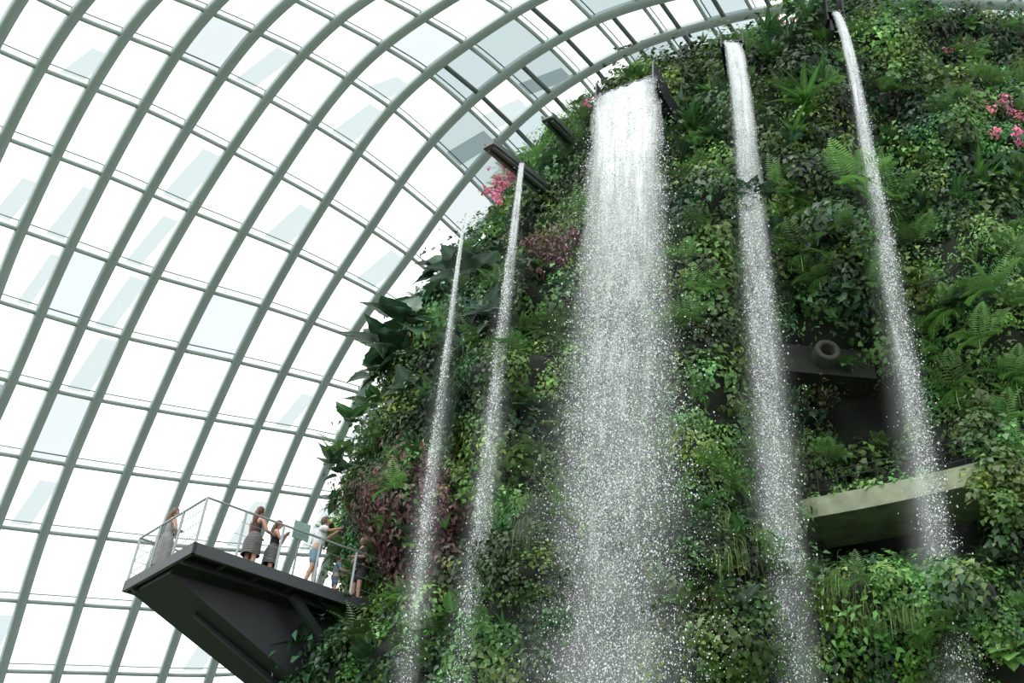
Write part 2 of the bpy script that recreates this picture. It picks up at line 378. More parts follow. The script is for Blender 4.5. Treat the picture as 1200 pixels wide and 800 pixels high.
NONE = [(1065,615,72,1.),(1105,625,58,1.),(1010,625,58,1.),(1110,570,45,1.),(1050,570,45,.9),(990,580,40,.9),(950,600,30,.9),(1050,655,42,.95),(1000,655,32,.8),(1095,655,35,.9),(950,405,45,.95),(1000,400,35,.7),(1050,500,45,.6),(990,505,45,.8),(920,600,30,.6),(905,480,25,.6),(740,300,20,.5),(560,640,22,.5)]
def mpos(u, v): c, n_, t = hit(bv, u, v); return np.array(c), np.array(n_), t
REGc = [(mpos(r[0], r[1])[0], r[2] * mpos(r[0], r[1])[2] / FPX, r[3], r[4]) for r in REG]
NONEc = [(mpos(r[0], r[1])[0], r[2] * mpos(r[0], r[1])[2] / FPX, r[3]) for r in NONE]
def clear(p, f=1.2): return min([np.linalg.norm(p - c) / r for c, r, _ in NONEc]) >= f
def classify(P):
    K = np.empty(len(P), object)
    nz_ = np.array([noise.noise(Vector(p) * .45) for p in P]); nz2 = np.array([noise.noise(Vector(p) * .7 + Vector((9, 2, 4))) for p in P])
    r = rng.random(len(P))
    K[:] = 'vine'; K[nz_ > .12] = 'bright'; K[nz_ < -.15] = 'dark'; K[(nz2 > .22)] = 'moss'; K[(nz2 < -.25)] = 'feather'
    K[r < .10] = 'dark'; K[r > .95] = 'lime'
    for c, rad, k, pr in REGc:
        d = np.linalg.norm(P - c, axis=1); K[(d < rad * rng.uniform(.75, 1.15, len(P))) & (rng.random(len(P)) < pr)] = k
    for c, rad, pr in NONEc:
        d = np.linalg.norm(P - c, axis=1); K[(d < rad) & (rng.random(len(P)) < pr)] = 'none'
    gap = np.array([noise.noise(Vector(p) * 1.1 + Vector((1, 7, 2))) for p in P]); K[(gap < -.37)] = 'none'
    return K
vines = Acc(); reds = Acc()
P, N = sample(12500); K = classify(P)
for k in KIND:
    s = K == k; clumps(reds if k == 'red' else vines, P[s], N[s], k)
P, N = sample(1200, phl=1.0, phh=1.9); K = classify(P)
for k in ('vine', 'bright', 'dark', 'feather'):
    s = K == k; clumps(vines, P[s], N[s], k, 1.6)
P, N = sample(650); K = classify(P)
for k in ('vine', 'bright', 'dark', 'feather', 'lime', 'red'):
    s = K == k; clumps(reds if k == 'red' else vines, P[s] + N[s] * .2, N[s], k, 1.9)
jj = rng.integers(int(NC * .2), int(NC * .8), 330); rr_ = rng.uniform(.80, 1.0, (330, 1))
Pt = P3[-1, jj] * rr_ + top_c[0] * (1 - rr_) + UP * rng.uniform(0, .2, (330, 1)); Nt = unit(VN[-1, jj] * .5 + UP)
kk = rng.choice(['vine', 'bright', 'dark', 'feather', 'lime'], 330, p=[.3, .25, .2, .2, .05])
for k in ('vine', 'bright', 'dark', 'feather', 'lime'): clumps(vines, Pt[kk == k], Nt[kk == k], k, 1.2)
tall = np.array([np.array(at_y(u, v, y)) for u, v, y in [(885,50,22.6),(900,30,22.4),(925,15,22.2),(945,30,22.),(905,-5,22.6),(930,-15,22.4),(960,0,22.),(990,30,21.8),(900,60,22.4),(930,50,22.2),(960,45,22.),(1165,35,22.3),(1190,45,22.4),(1050,50,21.6),(1020,55,21.8)]])
for k in ('dark', 'vine', 'bright'): clumps(vines, tall, np.tile(np.array((0, -.5, .8)), (len(tall), 1)), k, 1.5)
for u, v, r_, n in [(590,232,22,18),(600,215,12,8),(1172,150,18,13),(1192,162,12,9),(640,300,26,14),(665,290,12,5),(910,40,22,5),(1110,60,35,6),(580,240,10,8),(655,312,15,6),(690,135,12,4)]:
    for _ in range(n):
        c, n_, t = mpos(u + random.gauss(0, r_ * .5), v + random.gauss(0, r_ * .5))
        clumps(reds, (c + n_ * .5)[None], n_[None], 'pink' if v < 260 else 'red', .7 if v < 260 else .6)
vines.obj('climbing_vines', m_leaf); reds.obj('red_and_pink_flowering_shrubs', m_leaf)

# ferns
def fern_tpl(np_=15, droop=.55):
    V = []; Fc = []; sp = .86 / (np_ - 1)
    def cp(s): return np.array((0, s * (1 - .12 * s), .32 * s - droop * s * s))
    for i in range(np_):
        s = .12 + .86 * i / (np_ - 1); c = cp(s); l = .24 * math.sin(math.pi * (.12 + .86 * s) ** .8) + .015
        for sd in (-1, 1):
            n = len(V); V += [c, c + np.array((sd * l * .45, l * .12 + sp * .26, .012)), c + np.array((sd * l, l * .25, -.14 * l)), c + np.array((sd * l * .45, l * .12 - sp * .22, -.012))]
            Fc += [(n, n + 1, n + 2), (n, n + 2, n + 3)]
    for i in range(6):
        a, b_ = cp(i / 6), cp((i + 1) / 6); n = len(V); w = .007
        V += [a + (-w, 0, 0), a + (w, 0, 0), b_ + (w, 0, 0), b_ + (-w, 0, 0)]; Fc += [(n, n + 1, n + 2), (n, n + 2, n + 3)]
    return np.array(V), np.array(Fc)
fV, fF = fern_tpl(13); fV2, fF2 = fern_tpl(17, .45)
def rosette(acc, tV, tF, c, n_, k, size, col, up=.5, spread=1.):
    a = np.arange(k) * 2.39996 + rng.random() * 6; n_ = unit(n_ + UP * up); t1 = unit(np.cross(n_, np.array((.3, .2, .9)))); t2 = np.cross(n_, t1)
    el = rng.uniform(.35, 1.15, k)[:, None] * spread
    d = unit(np.cos(a)[:, None] * t1 * el + np.sin(a)[:, None] * t2 * el + n_ * (1.1 - .6 * el))
    R = frames(d, np.tile(UP * 1. + n_ * .3, (k, 1)))
    acc.add(tV, tF, R, size * rng.uniform(.7, 1.15, k), np.tile(c, (k, 1)), np.array(col) * rng.uniform(.7, 1.3, (k, 1)))
ferns = Acc()
P, N = sample(360)
for p, n_ in zip(P, N):
    if not clear(p): continue
    rosette(ferns, fV, fF, p + n_ * .3, n_, 10, rng.uniform(.5, .9), np.array((.09, .20, .05)) * rng.uniform(.6, 1.5), .3)
for u, v, s, k, b_ in [(985,225,1.4,9,1.5),(1045,240,1.3,8,1.4),(1010,210,1.1,8,1.5),(975,330,1.0,9,1.),(1010,335,1.1,10,1.1),(940,300,1.,8,1.),(1080,300,1.1,8,.9),
   (1120,360,1.2,10,1.),(1170,350,1.2,10,1.1),(1180,300,1.1,9,.9),(1100,390,.9,9,1.),(1185,545,1.1,10,1.2),(1190,590,1.,9,1.3),(1190,510,1.,8,1.2),(600,560,.9,9,.8),(620,540,.9,8,.8),(585,590,.8,8,.8),
   (650,520,.9,9,1.),(870,330,.8,8,1.),(640,390,.9,9,.7),(610,400,.9,9,.6),(1110,80,1.1,9,.8),(1150,110,1.1,9,.8),(1040,110,1.,8,.7),(1000,60,1.1,9,.9),(1190,210,1.1,8,.8),
   (1000,690,.5,9,1.2),(970,710,.6,8,1.1),(1030,520,.6,7,.8),(350,770,1.,9,.5),(430,760,1.,9,.4),(470,770,.9,9,.6),(540,720,.8,9,.7),(400,540,.8,8,.9),(730,300,.9,8,.6),(1130,450,1.,9,1.1),(1160,400,1.1,9,1.2),(1190,440,1.,9,1.1)]:
    c, n_, t = mpos(u, v); rosette(ferns, fV2 if s > 1 else fV, fF2 if s > 1 else fF, c + n_ * .35, n_, k, s, np.array((.10, .22, .05)) * b_, .6)
ferns.obj('ferns', m_leaf)

# broad-leaf plants
def big_tpl(wd=.27, droop=.45, pet=.25, ns=9):
    V = []; Fc = []; cm = []
    def cp(s): return np.array((0, s, .35 * s - droop * s * s))
    w = .012
    for i in range(3):
        a, b_ = cp(pet * i / 3), cp(pet * (i + 1) / 3); n = len(V)
        V += [a + (-w, 0, 0), a + (w, 0, 0), b_ + (w, 0, 0), b_ + (-w, 0, 0)]; cm += [1.3] * 4; Fc += [(n, n + 1, n + 2), (n, n + 2, n + 3)]
    n0 = len(V)
    for i in range(ns):
        t = i / (ns - 1); s = pet + (1 - pet) * t; c = cp(s); h = wd * (math.sin(math.pi * min(1, t * .93 + .07) ** .62)) * (1 if t < 1 else 0) * (1 + .07 * (-1) ** i)
        V += [c + (-h, 0, .18 * h), c + (-h * .5, .02, .16 * h), c, c + (h * .5, .02, .16 * h), c + (h, 0, .18 * h)]; cm += [.95, .85, 1.5, .85, .95]
    for i in range(ns - 1):
        for j in range(4):
            a = n0 + i * 5 + j; Fc += [(a, a + 1, a + 6), (a, a + 6, a + 5)]
    return np.array(V), np.array(Fc), np.array(cm)
T1 = big_tpl(.25, .5, .3); T2 = big_tpl(.085, .35, .1); T3 = big_tpl(.36, .6, .35)
big = Acc()
def bigplant(c, n_, k, size, col, T, up=.7):
    a = np.arange(k) * 2.39996 + rng.random() * 6; nn = unit(n_ + UP * up); t1 = unit(np.cross(nn, np.array((.3, .2, .9)))); t2 = np.cross(nn, t1)
    el = rng.uniform(.3, 1.1, k)[:, None]; d = unit(np.cos(a)[:, None] * t1 * el + np.sin(a)[:, None] * t2 * el + nn * (1.1 - .55 * el))
    big.add(T[0], T[1], frames(d, np.tile(UP + n_ * .5, (k, 1))), size * rng.uniform(.65, 1.15, k), np.tile(c, (k, 1)), np.array(col) * rng.uniform(.7, 1.3, (k, 1)), T[2])
dk = (.032, .080, .038); gy = (.12, .18, .14); md = (.052, .135, .042); br = (.09, .21, .048)
for u, v, s, k, col, T in [(560,345,1.3,9,gy,T3),(590,380,1.1,8,gy,T3),(530,335,1.1,8,dk,T3),(505,375,1.1,9,dk,T3),(470,400,1.2,10,dk,T3),(450,430,1.2,9,dk,T3),(460,450,1.,8,dk,T3),(490,420,1.1,9,dk,T1),(455,490,.9,8,md,T1),
   (555,420,.9,7,gy,T1),(490,470,.9,7,gy,T3),(620,330,.8,7,dk,T1),(900,75,1.1,13,md,T2),(930,55,1.,12,dk,T2),(890,110,.9,12,dk,T2),(950,130,1.15,14,br,T2),(930,165,1.,13,br,T2),(970,110,.9,12,md,T2),
   (890,55,1.1,13,md,T2),(920,30,1.2,13,dk,T2),(940,40,1.2,13,md,T2),(800,165,1.,13,md,T2),(820,160,1.,14,br,T2),(785,175,.9,12,md,T2),(850,170,.9,11,dk,T2),(815,155,1.,13,md,T2),(790,200,.9,10,dk,T2),(1130,215,1.0,13,br,T2),(1160,225,1.,12,br,T2),(1110,235,.8,11,md,T2),
   (1185,235,.8,11,br,T2),(1090,245,.8,10,dk,T2),(1020,130,.9,12,dk,T2),(1060,170,.8,9,md,T1),(980,425,.35,8,br,T1),(990,432,.3,6,br,T1),(700,185,.8,10,dk,T2),(670,200,.8,8,md,T1),(1190,470,.7,8,br,T1),(1180,510,.7,8,md,T1),
   (870,240,.8,8,dk,T1),(920,290,.7,8,dk,T1),(600,300,.8,8,dk,T1),(360,780,.9,8,dk,T1),(400,750,.9,8,dk,T1),(450,780,.8,8,dk,T1),(390,560,.8,8,dk,T1),(410,510,.8,8,md,T1),(620,490,.7,8,dk,T3),(880,210,.8,9,dk,T2),(770,620,.5,7,dk,T1),(760,580,.5,7,md,T1)]:
    c, n_, t = mpos(u, v); bigplant(c + n_ * .35, n_, k, s, col, T)
P, N = sample(300)
for p, n_ in zip(P, N):
    if not clear(p, 1.3): continue
    bigplant(p + n_ * .35, n_, 7, rng.uniform(.3, .65), [dk, md, dk, br, gy][rng.integers(5)], [T1, T2, T3][rng.integers(3)])
big.obj('broadleaf_plants', m_big)

# hanging grasses
gV = []; gF = []
for i in range(6):
    t = i / 5; w = .016 * (1 - t * .85); y = .35 * math.sin(t * 1.7); z = .12 * math.sin(t * 3.) - .95 * t ** 1.6
    gV += [(-w, y, z), (w, y, z)]
for i in range(5): a = 2 * i; gF += [(a, a + 1, a + 3), (a, a + 3, a + 2)]
gV = np.array(gV); gF = np.array(gF); gr = Acc()
for u, v, r_, n, s, b_ in [(860,635,22,400,.6,1.2),(985,685,26,350,.45,1.2),(1015,710,25,250,.45,1.1),(1000,545,35,300,.4,.7),(600,610,25,150,.5,.9),(1060,710,25,150,.4,1.),(880,590,18,150,.5,1.),(780,620,20,100,.4,.8),(650,600,30,120,.4,.9)]:
    for _ in range(n // 25):
        c, n_, t = mpos(u + random.gauss(0, r_ * .6), v + random.gauss(0, r_ * .4)); k = 25
        d = unit(n_ + rng.normal(size=(k, 3)) * .6 * np.array((1, 1, .2))); d[:, 2] = 0
        gr.add(gV, gF, frames(d, np.tile(UP, (k, 1))), s * rng.uniform(.5, 1.2, k), np.tile(c, (k, 1)) + n_ * .25 + rng.normal(size=(k, 3)) * .12, np.array((.09, .17, .035)) * b_ * rng.uniform(.6, 1.3, (k, 1)))
gr.obj('hanging_grasses', m_leaf)

# ------------------------------------------------------------------ curved ledge, pipe
E = empty('curved_walkway_ledge'); zL = 13.55
pL = at_z(938, 599, zL); pM = at_z(1045, 579, zL); pR = at_z(1165, 551, zL)
def arc3(a, b_, c, n):
    ax, ay, bx, by, cx, cy_ = a.x, a.y, b_.x, b_.y, c.x, c.y
    out_ = []
    for i in range(n):
        t = i / (n - 1); out_.append(Vector((ax * (1 - t) * (1 - 2 * t) + bx * 4 * t * (1 - t) + cx * t * (2 * t - 1), ay * (1 - t) * (1 - 2 * t) + by * 4 * t * (1 - t) + cy_ * t * (2 * t - 1), 0)))
    return out_
A_ = arc3(pL, pM, pR, 28); bb = B(); sec = [(0, -.19), (0, .28), (.10, .32), (.10, .24), (1.6, .20), (1.6, -.12), (.12, -.17)]
for i, p in enumerate(A_):
    t = (A_[min(i + 1, 27)] - A_[max(i - 1, 0)]).normalized(); nn = Vector((-t.y, t.x, 0))
    for o, h in sec: bb.v.append(tuple(p + nn * o + Vector((0, 0, zL + h))))
ns = len(sec)
for i in range(27):
    for j in range(ns):
        j2 = (j + 1) % ns; bb.f.append((i * ns + j, (i + 1) * ns + j, (i + 1) * ns + j2, i * ns + j2))
bb.f.append(tuple(range(ns))); bb.f.append(tuple(27 * ns + j for j in range(ns))[::-1])
bb.obj('concrete_band', m_conc, E)
bb = B()
for i in range(0, 28, 3):
    p = A_[i] + Vector((0.1, .25, zL + .26)); bb.tube([p, p + Vector((0, 0, .75))], .014, 6)
for h in (.3, .55, .75): bb.tube([p + Vector((.1, .25, zL + .26 + h)) for p in A_], .012, 6)
bb.obj('ledge_railing', m_darksteel, E)
ivy = Acc(); pe = np.array(A_[-2] + Vector((.1, -.15, zL))); ple = np.array(A_[0] + Vector((-.2, 0, zL)))
Pe = np.concatenate([pe + rng.normal(size=(46, 3)) * np.array((.28, .12, .75)), ple + rng.normal(size=(22, 3)) * np.array((.15, .15, .45)), np.array([np.array(A_[q] + Vector((0, .3, zL + .35))) for q in (3, 6, 7, 10, 12, 15, 18, 19)])])
clumps(ivy, Pe, np.tile(np.array((0, -.9, .3)), (len(Pe), 1)), 'bright', .75); clumps(ivy, Pe[:40], np.tile(np.array((0, -.9, .3)), (40, 1)), 'vine', .9)
ivy.obj('ledge_ivy', m_leaf)
E = empty('drain_pipe'); c, n_, t = hit(bv, 970, 410)
pc = at_y(970, 410, c.y - .35)
bb = B()
prof = [(.30, .9), (.30, 0), (.27, -.04), (.19, -.04), (.17, 0), (.17, .7)]; ng = 28
for r_, dy in prof:
    for k in range(ng): a = 2 * math.pi * k / ng; bb.v.append((pc.x + r_ * math.cos(a), pc.y + dy, pc.z + r_ * math.sin(a)))
for i in range(5):
    for k in range(ng): k2 = (k + 1) % ng; bb.f.append((i * ng + k, i * ng + k2, (i + 1) * ng + k2, (i + 1) * ng + k))
bb.f.append(tuple(5 * ng + k for k in range(ng)))
bb.obj('pipe_mouth', simple('pipe_concrete', (.035, .042, .03), .8), E, True)
bb = B(); bb.beam(pc + Vector((-1.2, .85, -.05)), pc + Vector((1.2, .85, -.05)), 1.0, .8); bb.obj('pipe_headwall', m_concd, E)

# ------------------------------------------------------------------ water chutes and falls
def chute(name, lip, back, w, h, mat=m_darksteel):
    E = empty(name); lip = Vector(lip); back = Vector(back); t = (back - lip).normalized(); x = t.cross(Vector((0, 0, 1))).normalized(); b_ = B()
    Z_ = Vector((0, 0, 1))
    b_.beam(lip, back, w, .05)
    for s in (-1, 1): b_.beam(lip + x * s * w / 2 + Z_ * h * .2, back + x * s * w / 2 + Z_ * h * .2, .05, h * .7)
    b_.obj('channel', mat, E)
    b_ = B()
    for k in (-.3, .3): b_.beam(lip + t * .15 + x * k * w - Z_ * (h * .25), back + x * k * w - Z_ * (h * .5), .08, h * .3, h2=h * .8)
    b_.obj('support_beams', mat, E)
STR = [('waterfall', (734, 82), (718, 800), 19.6, 1.5, 2.3, 52000), ('waterfall', (862, 30), (935, 800), 19.2, .5, .8, 15000),
       ('waterfall', (985, -6), (1125, 760), 18.6, .22, .55, 9500), ('waterfall', (613, 174), (543, 800), 21., .16, .5, 6500), ('waterfall', (545, 240), (475, 800), 21.5, .08, .42, 4200)]
oV = np.array([(1, 0, 0), (-1, 0, 0), (0, 1, 0), (0, -1, 0), (0, 0, 1.), (0, 0, -1.)], float)
oF = np.array([(0, 2, 4), (2, 1, 4), (1, 3, 4), (3, 0, 4), (2, 0, 5), (1, 2, 5), (3, 1, 5), (0, 3, 5)])
for si, (nm, tp, bt, Y, w0, w1, cnt) in enumerate(STR):
    p0 = at_y(*tp, Y); p1 = at_y(*bt, Y); E = empty(nm); TW = .62 if si == 0 else .1
    def path(drop):
        f_ = drop / (p0.z - p1.z); return np.stack([p0.x + (p1.x - p0.x) * f_, Y + .55 * np.exp(-drop / 1.2), p0.z - drop], -1)
    total = p0.z - .3; vis = p0.z - p1.z
    nf = [26, 10, 6, 5, 4][si]
    fx = rng.uniform(-.5, .5, nf) * np.array([.9 if si == 0 else .7]); ph = rng.uniform(0, 6, nf); fa = rng.uniform(.02, .12, nf)
    k = rng.integers(0, nf, cnt)
    dr = vis * 1.08 * rng.beta(1.1, 1.1, cnt); dr = np.where(rng.random(cnt) < .06, rng.uniform(vis, total, cnt), dr)
    if si == 4: dr = dr * .93 + 1.2
    pul = np.array([noise.noise(Vector((si * 9.1 + kk_ * 3.7, d_ * .6, 0))) for d_, kk_ in zip(dr, k)]); dr = dr + pul * .9
    fr = np.clip(dr / vis, 0, 3); w = w0 + (w1 - w0) * np.minimum(fr, 1.2)
    lat = fx[k] + fa[k] * np.sin(dr * .6 + ph[k]) + rng.normal(size=cnt) * (.02 + .17 * np.minimum(fr, 1.2))
    lat = np.where(rng.random(cnt) < .3, rng.normal(size=cnt) * (.28 + .16 * fr), lat)
    dr = np.maximum(dr, 0.02); c = path(dr); c[:, 0] += lat * w; c[:, 1] += rng.normal(size=cnt) * (.03 + .24 * fr) - TW * lat * w
    rad = np.clip(rng.lognormal(-4.95, .5, cnt), .004, .024)
    el = np.stack([rad, rad, rad * (1.0 + rng.random(cnt) * .8)], -1)
    ac = Acc(); ang = rng.uniform(0, 6.28, cnt); R = np.zeros((cnt, 3, 3)); R[:, 0, 0] = np.cos(ang); R[:, 0, 1] = -np.sin(ang); R[:, 1, 0] = np.sin(ang); R[:, 1, 1] = np.cos(ang); R[:, 2, 2] = 1
    ac.add(oV, oF, R, el, c, np.ones((cnt, 3)))
    ob = ac.obj('droplets', m_drop, True); ob.parent = E
    for lay in range(3):
        mist = lay == 2
        if lay == 1 and si >= 3: continue
        nz_, nx = 120, 17; b_ = B(); uvs = []; uve = []
        for i in range(nz_):
            f = (i / (nz_ - 1)); dr_ = total * f; q = path(np.array([dr_]))[0]; fv = dr_ / vis; W = (w0 + (w1 - w0) * min(fv, 1.2)) * (1 + .12 * lay + .25 * min(fv, 1))
            if mist: W = W * 1.3 + (1.2 if si == 0 else .5)
            for j in range(nx):
                s = j / (nx - 1) - .5
                b_.v.append((q[0] + s * W, q[1] + lay * (.03 + .2 * min(fv, 1)) - TW * s * W * (.4 if mist else 1) + .05 * noise.noise(Vector((s * 9, dr_ * .6, si))), q[2] + .05 * noise.noise(Vector((s * 20, 0, si)))))
                uvs.append((s * W + si * 7 + lay * 3.3, dr_ + lay * 5.1)); uve.append((s + .5, min(1.6, fv)))
        for i in range(nz_ - 1):
            for j in range(nx - 1): a = i * nx + j; b_.f.append((a, a + 1, a + nx + 1, a + nx))
        ob = b_.obj('spray_mist' if mist else 'water_curtain', m_mist if mist else m_sheet, E, True); u1 = ob.data.uv_layers.new(name='UVMap'); u2 = ob.data.uv_layers.new(name='EdgeMap')
        for lp in ob.data.loops: u1.data[lp.index].uv = uvs[lp.vertex_index]; u2.data[lp.index].uv = uve[lp.vertex_index]
def lipof(i): tp, Y = STR[i][1], STR[i][3]; p = at_y(*tp, Y); return p + Vector((0, .5, -.06))
l = lipof(0); chute('water_chute', l, l + Vector((2.0, 3.2, -.1)), 1.75, 1.1)
l = lipof(1); chute('water_chute', l, l + Vector((1.0, 3.0, .1)), .62, .9)
l = lipof(2); chute('water_chute', l, l + Vector((.3, 2.8, .4)), .45, 1.8)
chute('steel_gutter', at_y(572, 170, 21.3), at_y(668, 246, 24.3), .34, .26, m_midsteel)
chute('steel_gutter', at_y(641, 138, 21.6), at_y(692, 190, 24.), .34, .26, m_midsteel)

# ------------------------------------------------------------------ platform
HZ = 12.0
A = at_z(228, 640, HZ); Bp = at_z(148, 685, HZ); D = at_z(455, 717, HZ)
e1 = (D - A).normalized(); e2 = (Bp - A); e2 = (e2 - e1 * e2.dot(e1)); WD = e2.length; e2.normalize()
skew = (Bp - A).dot(e1)
def dk_(s, w, h=0.): return A + e1 * (s + skew * w / WD) + e2 * w + Vector((0, 0, h))
LEN = (D - A).length + .9
E = empty('viewing_platform')
def slab(b_, s0, s1, w0, w1, h0, h1): b_.hexa([dk_(s0, w0, h0), dk_(s1, w0, h0), dk_(s1, w1, h0), dk_(s0, w1, h0), dk_(s0, w0, h1), dk_(s1, w0, h1), dk_(s1, w1, h1), dk_(s0, w1, h1)])
bb = B(); slab(bb, 0.03, LEN, 0.03, WD - .03, -.06, 0.06); bb.obj('deck', m_darksteel, E)
bb = B()
slab(bb, -.04, LEN, -.04, .04, -.17, .09); slab(bb, -.04, LEN, WD - .04, WD + .04, -.17, .09); slab(bb, -.04, .04, -.04, WD + .04, -.17, .09)
bb.obj('edge_channel', simple('edge_steel', (.022, .03, .033), .4, .2), E)
bb = B()
k = .8
while k < LEN: slab(bb, k - .04, k + .04, .04, WD - .04, -.16, -.05); k += .8
for w in (.5, WD - .3): slab(bb, .04, LEN, w - .05, w + .05, -.22, -.05)
bb.obj('joists', m_darksteel, E)
bb = B()
w0, w1 = WD * .30, WD - .1
bb.hexa([dk_(.15, w0 + .3, -.2), dk_(7.5, w0 + .45, -3.3), dk_(7.5, w1 - .2, -3.3), dk_(.15, w1, -.2), dk_(.1, w0, -.06), dk_(7.5, w0, -.06), dk_(7.5, w1, -.06), dk_(.1, w1, -.06)])
bb.obj('cantilever_keel', m_darksteel, E)
bb = B(); bb.beam(dk_(2.6, .4, -.15), dk_(5.6, .9, -2.4), .14, .2); bb.beam(dk_(1.2, WD * .62, -.6), dk_(7., WD * .62, -3.2), .1, .2)
bb.obj('brace_struts', simple('brace_steel', (.022, .03, .034), .4, .2), E)
bb = B(); RH = 1.18
def rail_run(p, q, n, i0=0):
    for i in range(i0, n + 1):
        c = p.lerp(q, i / n); bb.beam(c, c + Vector((0, 0, RH)), .03, .05, up=Vector((1, 0, 0)))
    bb.tube([p + Vector((0, 0, RH)), q + Vector((0, 0, RH))], .026, 8)
    for h in (.3, .6, .9): bb.tube([p + Vector((0, 0, h)), q + Vector((0, 0, h))], .006, 5)
rail_run(dk_(0, 0), dk_(LEN - 1.0, 0), 5); rail_run(dk_(0, 0), dk_(0, WD), 3, 1); rail_run(dk_(0, WD), dk_(LEN - 1.0, WD), 5, 1)
bb.obj('railing', simple('railing_steel', (.25, .29, .29), .35, .3), E)
bb = B()
for i in range(1, 26):
    c = dk_(0, WD * i / 26); bb.tube([c, c + Vector((0, 0, RH))], .006, 5)
bb.obj('railing_bars', m_midsteel, E)
E = empty('information_sign'); bb = B(); c = dk_(2.35, .12, 1.05)
bb.hexa([c + e1 * a_ + Vector((0, 0, h)) + e2 * o for o in (0, .03) for a_, h in ((-.2, 0), (.2, 0), (.2, .42), (-.2, .42))]); bb.obj('sign_board', simple('sign_green', (.16, .27, .24), .5), E)
bb = B(); bb.tube([dk_(2.35, .14, .06), dk_(2.35, .14, 1.1)], .02); bb.obj('sign_post', m_midsteel, E)

# ------------------------------------------------------------------ people
def skin(name, verts, edges, rad, mat, parent, sub=2):
    me = bpy.data.meshes.new(name); me.from_pydata([tuple(v) for v in verts], edges, []); me.materials.append(mat)
    ob = bpy.data.objects.new(name, me); sc.collection.objects.link(ob); ob.parent = parent
    md = ob.modifiers.new('skin', 'SKIN'); md.use_smooth_shade = True
    for i, r_ in enumerate(rad):
        sv = me.skin_vertices[0].data[i]; sv.radius = (r_, r_) if not isinstance(r_, tuple) else r_; sv.use_root = (i == 0)
    s = ob.modifiers.new('sub', 'SUBSURF'); s.levels = sub; s.render_levels = sub
    return ob
def ico(name, c, r_, mat, parent, fn=None, sub=3, cut=None):
    bm = bmesh.new(); bmesh.ops.create_icosphere(bm, subdivisions=sub, radius=1)
    if cut: bmesh.ops.delete(bm, geom=[v for v in bm.verts if cut(v.co)], context='VERTS')
    for v in bm.verts:
        p = v.co.copy()
        if fn: p = fn(p)
        v.co = Vector((c[0] + p.x * r_[0], c[1] + p.y * r_[1], c[2] + p.z * r_[2]))
    me = bpy.data.meshes.new(name); bm.to_mesh(me); bm.free(); me.materials.append(mat)
    me.polygons.foreach_set('use_smooth', [True] * len(me.polygons))
    ob = bpy.data.objects.new(name, me); sc.collection.objects.link(ob); ob.parent = parent; return ob
m_skin = simple('skin', (.42, .24, .17), .55, 0, .04, 8); m_eye = simple('eye', (.02, .015, .012), .3); m_lip = simple('lips', (.42, .15, .13), .5)
def cloth(n, c): return simple(n, c, .9, 0, .12, 30)
ST = dict(el=((-.15, -.01, .64), (.15, -.01, .64)), wr=((-.16, .04, .50), (.16, .04, .50)), kn=((-.06, .012, .28), (.06, .012, .28)), an=((-.065, 0, .04), (.065, 0, .04)), lean=0.)
